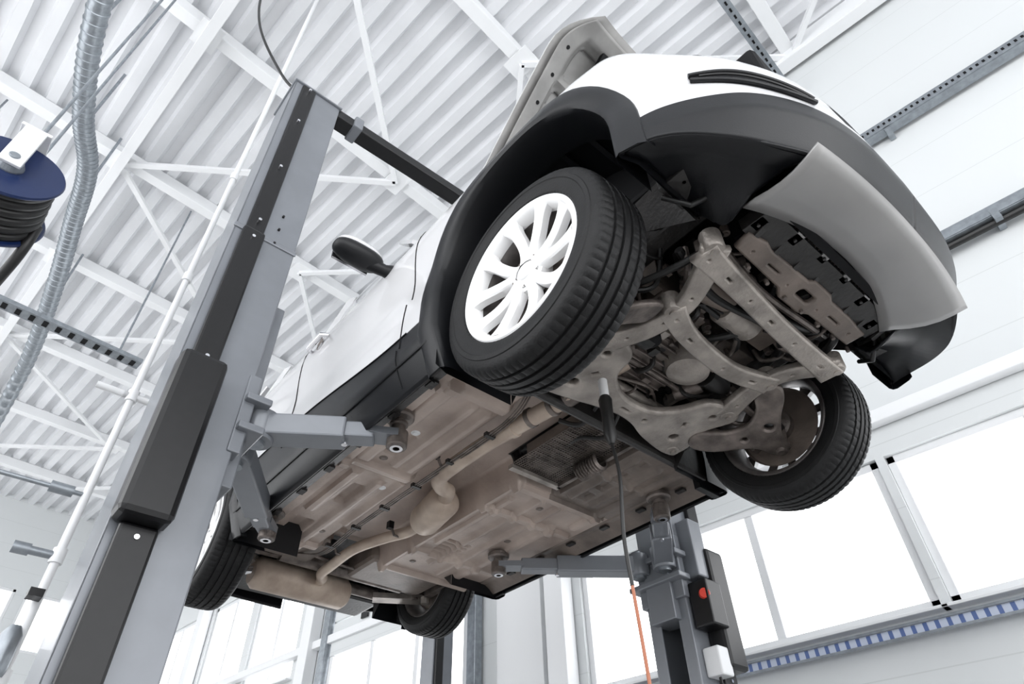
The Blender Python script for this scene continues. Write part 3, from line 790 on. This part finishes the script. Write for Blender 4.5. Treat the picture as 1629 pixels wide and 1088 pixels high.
for k in range(36): b.box((.665,-.34+.0205*k,.08),(.03,.004,.05),STEEL)
b.obj("radiator_pack",car,bevel=.006)
lo=[[(.50,-.34),(.55,-.35),(.565,-.28),(.555,-.24),(.56,-.02),(.575,.0),(.575,.1),(.56,.13),(.56,.26),(.55,.38),(.49,.38),(.485,.12),(.465,.08),(.465,-.04),(.49,-.08),(.495,-.22)]]+[rrect(.522,-.17,.02,.08,.009),rrect(.52,.03,.05,.10,.02),rrect(.522,.22,.02,.08,.009),circ(.52,-.29,.010),circ(.52,.33,.010),circ(.51,-.07,.008),circ(.51,.12,.008)]
plate("radiator_lower_bracket",lo,.028,UNDERM,car,Matrix.Translation((0,0,.035)),.008)
b=MB()
for k in range(8):
    y=-.36+.11*k;b.cyl((.475,y,.01),(.475,y,.03),.008,STEEL,6);b.beam((.56,y+.03,.03),(.63,y+.03,.05),.02,.01,UNDERD)
b.tube(sm([(.45,-.35,.08),(.43,-.1,.04),(.44,.2,.05),(.42,.40,.12)]),.014,STEEL,8)
b.obj("radiator_fixings",car)
b=MB()
for sg in(-1,1): b.beam((.80,sg*.44,.24),(-.45,sg*.44,.20),.09,.13,UNDERD);b.box((-.44,sg*.40,.10),(.12,.2,.14),UNDERM)
b.box((-.46,0,.15),(.05,1.1,.12),UNDERD)
b.obj("chassis_rails",car,bevel=.01)
b=MB()
b.box((-2.85,0,.30),(1.1,1.0,.06),UNDERD);b.box((-2.45,.28,.09),(.35,.55,.14),UNDERM)
b.box((-2.45,-.42,.09),(.32,.35,.12),UNDERM);b.box((-3.25,0,.16),(.35,1.1,.12),UNDERD)
b.obj("rear_tank_and_floor",car,bevel=.03)
b=MB()
b.tube([(-2.62,-.42,.06),(-2.62,.42,.06)],.045,STEEL,14);b.tube([(-2.9,-.40,.08),(-2.9,.40,.08)],.035,STEEL,14)
for sg in(-1,1):
    b.beam((-2.25,sg*.60,.06),(-2.60,sg*.62,.06),.05,.07,STEEL);b.beam((-2.62,sg*.40,.05),(-2.66,sg*.66,.06),.05,.03,STEEL)
    b.beam((-2.9,sg*.38,.06),(-2.74,sg*.66,.06),.10,.035,ALU);b.beam((-2.62,sg*.42,.1),(-2.65,sg*.64,.14),.03,.03,STEEL)
    sp=[]
    for k in range(81):
        t=k/80;a=t*2*math.pi*4;sp.append(Vector((-2.84+.055*math.cos(a),sg*.52+.055*math.sin(a),.05+.23*t)))
    b.tube(sp,.008,CLAD,6);b.cyl((-2.72,sg*.6,.04),(-2.7,sg*.55,.4),.022,STEEL,12)
    b.tube([(-2.65,sg*.64,.0),(-2.65,sg*.63,.18)],[.03,.03],ALU,10)
b.tube(sm([(-2.5,-.6,.1),(-2.5,-.2,.04),(-2.52,.2,.05),(-2.5,.6,.1)]),.01,STEEL,8)
b.obj("suspension_rear",car,smooth=True)
# ================================================================= LIFT
lift=empty("two_post_lift",(0,0,Z0))
HT=2.17
def column(sg,inner,outer,x0=-1.42,x1=-1.14):
    ya,yb=sg*inner,sg*outer;yc=(ya+yb)/2;w=abs(yb-ya);xc=(x0+x1)/2
    b=MB()
    b.box((xc,yb-sg*.006,(GZ+HT)/2),(x1-x0,.012,HT-GZ),LGREY)
    b.box((x1-.006,yc,(GZ+HT)/2),(.012,w,HT-GZ),LGREY);b.box((x0+.006,yc,(GZ+HT)/2),(.012,w,HT-GZ),LGREY)
    b.box((x1-.04,ya+sg*.006,(GZ+HT)/2),(.07,.012,HT-GZ),LGREY);b.box((x0+.04,ya+sg*.006,(GZ+HT)/2),(.07,.012,HT-GZ),LGREY)
    b.box((xc,yc,HT+.005),(x1-x0+.03,w+.02,.012),LGREY)
    b.box((xc,yc,GZ+.012),(.5,.5,.024),LGREY)
    b.box((x1+.002,yc,.80),(.012,w+.012,.03),LGREY)
    b.obj("column",lift,bevel=.008)
    b=MB();yo=yb-sg*.085
    b.box((x1+.008,yo,1.48),(.02,.085,1.36),LBLK);b.box((x1+.016,yo,.40),(.03,.10,.80),LBLK)
    b.box((x1+.02,yo,-1.35),(.04,.115,1.4),LBLK)
    b.obj("front_cover",lift,bevel=.012)
    b=MB();b.box((x1+.055,yb-sg*.078,-.33),(.11,.165,.64),LBLK);b.obj("motor_box",lift,bevel=.022)
    b=MB()
    for z in (.03,.74,.86,1.3,1.75,2.1,-.69): b.cyl((x1+.02,yo,z),(x1+.045,yo,z),.008,CHROME,12)
    for z in (.80,.9,1.0): b.cyl((x1,yo-sg*.10,z),(x1+.012,yo-sg*.10,z),.006,LBLK,10)
    b.obj("bolts",lift)
    b=MB()
    b.box((xc,ya+sg*.03,.05),(.17,.16,.9),LGREY);b.box((xc,ya-sg*.03,-.06),(.36,.10,.03),LGREY);b.box((xc,ya-sg*.03,-.19),(.36,.10,.03),LGREY)
    b.box((xc,ya,-.12),(.30,.05,.35),LGREY)
    b.obj("carriage",lift,bevel=.006)
column(-1,1.235,1.525);column(1,1.24,1.53,-1.29,-1.02)
def arm(p,q,pad,zt,tl,z=-.125):
    b=MB()
    P=Vector((p[0],p[1],z));Q=Vector((q[0],q[1],z));d=(Q-P).normalized()
    mid=P.lerp(Q,tl)
    b.beam(P-d*.05,mid,.105,.095,LGREY);b.beam(mid-d*.05,Q,.08,.07,LGREY)
    b.obj("arm_beam",lift,bevel=.008)
    b=MB()
    b.cyl(P+Vector((0,0,-.075)),P+Vector((0,0,.08)),.035,GALV,24);b.lathe([(.02,-.06),(.06,-.06),(.065,-.05),(.065,.06),(.05,.065)],P,(0,0,1),LGREY,28)
    X,Y=pad
    b.beam(Q-d*.02,Vector((X,Y,z)),.09,.03,LGREY)
    h_=zt-z
    b.lathe([(.012,-.05),(.038,-.05),(.042,-.045),(.042,.02),(.03,.025),(.03,h_-.06),(.038,h_-.055),(.038,h_-.045),(.026,h_-.04),(.026,h_-.03),(.055,h_-.028),(.062,h_-.02),(.062,h_),(.0,h_)],(X,Y,z),(0,0,1),STEEL,32)
    b.lathe([(.014,-.055),(.026,-.055),(.026,-.05),(.014,-.05)],(X,Y,z),(0,0,1),CHROME,20)
    b.obj("arm_pad",lift,smooth=True,ang=30)
    b=MB();b.cyl(mid+Vector((0,0,-.055)),mid+Vector((0,0,-.045)),.012,CHROME,12)
    for k in range(4): 
        c=P.lerp(Q,.2+.15*k);b.cyl(c+Vector((0,0,.047)),c+Vector((0,0,.055)),.01,CHROME,10)
    b.obj("arm_bolts",lift)
arm((-1.20,-1.15),(-.95,-.78),(-.91,-.70),-.015,.75)
arm((-1.40,-1.15),(-1.93,-.80),(-2.0,-.74),-.02,.8)
arm((-1.07,1.17),(-.76,.76),(-.70,.70),.0,.7,-.08)
arm((-1.25,1.17),(-1.66,.62),(-1.74,.52),-.0,.7,-.07)
b=MB();b.beam((-1.20,-1.34,HT-.02),(-1.16,1.38,HT-.02),.10,.08,LBLK)
for y in(-1.1,1.15): b.box((-1.19,y,HT-.02),(.13,.06,.11),LGREY)
b.obj("overhead_beam",lift,bevel=.008)
b=MB();b.box((-.98,1.34,-.02),(.10,.12,.34),LGREY);b.box((-.95,1.33,-.34),(.12,.14,.24),LBLK)
b.box((-.97,1.34,-.62),(.10,.10,.14),WHT);b.box((-.97,1.34,-.85),(.09,.09,.10),WHT)
b.obj("control_box",lift,bevel=.01)
b=MB();b.lathe([(0,.03),(.026,.03),(.03,.02),(.03,0)],(-.925,1.28,-.30),(.6,-.8,0),RED,20)
b.obj("stop_buttons",lift,smooth=True)
b=MB();b.tube(catmull([(-.95,1.30,-.7),(-.91,1.26,-1.0),(-.94,1.3,-1.4),(-1.0,1.3,GZ+.02)],8),.008,HOSE,8)
b.tube(catmull([(-1.2,-1.45,HT+.0),(-1.25,-1.6,HT+.15),(-1.4,-1.85,3.0),(-1.5,-1.95,3.9),(-1.6,-2.0,5.75)],10),.009,HOSE,8)
b.obj("lift_cables",lift,smooth=True)
l2=empty("two_post_lift");l2.matrix_world=RC
b=MB()
for n_ in(-.12,2.60):
    b.box((-4.4,n_,(GZ+1.6)/2),(.18,.26,1.6-GZ),LGREY);b.box((-4.30,n_-.06,(GZ+1.55)/2),(.03,.1,1.5-GZ),LBLK);b.box((-4.4,n_,GZ+.012),(.4,.5,.024),LGREY)
    b.box((-4.4,n_+(.17 if n_<1 else -.17),-1.3),(.2,.08,.5),LGREY)
b.obj("columns",l2,bevel=.008)
# ================================================================= work lamp
wl=empty("inspection_lamp",(0,0,Z0))
b=MB();hx_,hy_=-.22,-.22
b.tube([(hx_,hy_,.0),(hx_,hy_,-.02),(hx_,hy_,-.10)],[.012,.018,.018],WHT,14)
b.tube([(hx_,hy_,-.10),(hx_,hy_,-.115),(hx_,hy_,-.20),(hx_,hy_,-.28),(hx_,hy_,-.31)],[.02,.026,.022,.024,.010],HOSE,16)
b.tube([(hx_,hy_,0),(hx_+.01,hy_,.02),(hx_+.03,hy_,.02),(hx_+.035,hy_,.0)],.003,STEEL,6)
b.obj("lamp_handle",wl,smooth=True)
b=MB();b.tube(catmull([(hx_,hy_,-.30),(hx_+.015,hy_,-.45),(hx_-.005,hy_,-.65),(hx_,hy_,-.82)],10),.0065,HOSE,8);b.tube(catmull([(hx_,hy_,-.82),(hx_+.01,hy_,-1.1),(hx_,hy_+.02,-1.5),(hx_,hy_+.02,GZ+.02),(hx_+.3,hy_+.2,GZ+.01)],10),.0055,ORANGE,8)
b.obj("lamp_cord",wl,smooth=True)
# ================================================================= hose reel
hr=empty("hose_reel",(0,0,Z0))
c=Vector((-2.11,-2.47,1.24))
ax=Vector((.97,0,.2)).normalized()
b=MB()
for u in (-.17,.15): b.lathe([(.05,u),(.20,u),(.235,u+.008),(.24,u+.018),(.235,u+.028),(.05,u+.022)],c,ax,BLUE,48,close=True)
b.lathe([(.07,-.16),(.07,.16)],c,ax,BLUE,32);b.obj("reel_flanges",hr,smooth=True,ang=40)
b=MB()
for k in range(6):
    b.lathe([(.19+.027*math.cos(t*math.pi/5),-.128+.053*k+.027*math.sin(t*math.pi/5)) for t in range(10)],c,ax,HOSE,48,close=True)
b.tube(catmull([c+Vector((-.1,.20,-.02)),c+Vector((-.16,.20,-.2)),c+Vector((-.5,.14,-.45)),c+Vector((-1.2,.1,-.8)),c+Vector((-1.9,.05,-.7))],8),.026,HOSE,12)
b.obj("reel_hose",hr,smooth=True)
b=MB()
b.box(c+Vector((.23,0,.14)),(.02,.10,.30),WHT);b.box(c+Vector((-.24,0,.10)),(.02,.10,.34),WHT);b.box(c+Vector((0,0,.29)),(.48,.14,.02),WHT)
b.cyl(c-ax*.25,c+ax*.25,.025,GALV,16);b.lathe([(0,.21),(.05,.21),(.06,.18),(.06,.15)],c,ax,GALV,24)
for dx in(-.2,.1): b.cyl(c+Vector((dx,0,.29)),c+Vector((dx,0,5.8-1.24)),.010,GALV,8)
b.obj("reel_bracket",hr,bevel=.004)
# ================================================================= air line beside near column
al=empty("compressed_air_line",(0,0,Z0))
x,y=-2.05,-1.53
b=MB();b.cyl((x,y,GZ+.5),(x,y,5.7),.017,WHT,14)
for z in (-.9,-.45,.35,1.2,2.2): b.cyl((x,y,z-.03),(x,y,z+.03),.026,WHT,14)
b.cyl((x,y,.35),(x,y-.16,.35),.017,WHT,12);b.cyl((x,y-.04,.35),(x,y+.10,.35),.017,WHT,12)
b.cyl((x,y,-.18),(x,y-1.2,-.18),.010,GALV,12);b.cyl((x,y-.05,-.18),(x,y-.14,-.18),.024,GALV,12)
b.cyl((x,y,-.45),(x,y-.14,-.45),.017,GALV,12);b.cyl((x,y-.1,-.45),(x,y-.16,-.45),.024,GALV,12)
b.lathe([(0,-.12),(.03,-.12),(.035,-.1),(.035,.02),(.02,.05)],(x+.02,y-.03,-.78),(0,0,1),GALV,18)
b.box((x+.05,y-.02,-.62),(.06,.05,.03),LBLK);b.box((x,y+.02,-1.0),(.04,.12,.03),LBLK)
b.tube(catmull([(x,y,-.9),(x+.03,y-.02,-1.1),(x,y-.04,-1.5),(x-.1,y,GZ+.02)],8),.010,GALV,10)
b.obj("pipework",al,smooth=True,ang=40)
# ================================================================= LIGHT
w=bpy.data.worlds.new("World");bpy.context.scene.world=w;w.use_nodes=True
bg=w.node_tree.nodes["Background"];bg.inputs[0].default_value=(.97,.98,1,1);bg.inputs[1].default_value=3.3
def portal(e,n,z,sx,sz,nrm):
    L=bpy.data.lights.new("daylight_portal","AREA");L.shape='RECTANGLE';L.size=sx;L.size_y=sz
    L.cycles.is_portal=True
    o=bpy.data.objects.new("daylight_portal",L);col.objects.link(o)
    o.rotation_euler=Vector(nrm).to_track_quat('-Z','Y').to_euler();o.location=W(e,n,z)
portal(.8,N1+.25,.37,7.6,1.2,(0,-1,0));portal(-5.6,N1+.25,.0,2.7,4.2,(0,-1,0))
portal(-4,N0-.25,1.8,23,5.8,(0,1,0));portal(E1+.25,-1.5,1.3,8.4,6.8,(-1,0,0))
portal(E0-.25,-1,3.5,8,1.3,(1,0,0));portal(-11.5,N1+.25,1.75,7.4,1.8,(0,-1,0))
# ================================================================= CAMERA
yw,pt,rl,F=2.4121,.73,.0287,1019.535
f=Vector((math.cos(pt)*math.cos(yw),math.cos(pt)*math.sin(yw),math.sin(pt)))
r0=Vector((math.sin(yw),-math.cos(yw),0));d0=-r0.cross(f)
rt=math.cos(rl)*r0+math.sin(rl)*d0;dn=-math.sin(rl)*r0+math.cos(rl)*d0
M3=Matrix((rt,-dn,-f)).transposed()
ca=bpy.data.cameras.new("camera");ca.sensor_width=36;ca.lens=F/1629*36;ca.clip_start=.05
co=bpy.data.objects.new("camera",ca);col.objects.link(co)
co.matrix_world=Matrix.Rotation(-YAW,4,'Z')@Matrix.Translation((1.0152,-1.79,-1.5648+Z0))@M3.to_4x4()
bpy.context.scene.camera=co
bpy.context.scene.view_settings.view_transform='Standard'
bpy.context.scene.view_settings.exposure=0.22
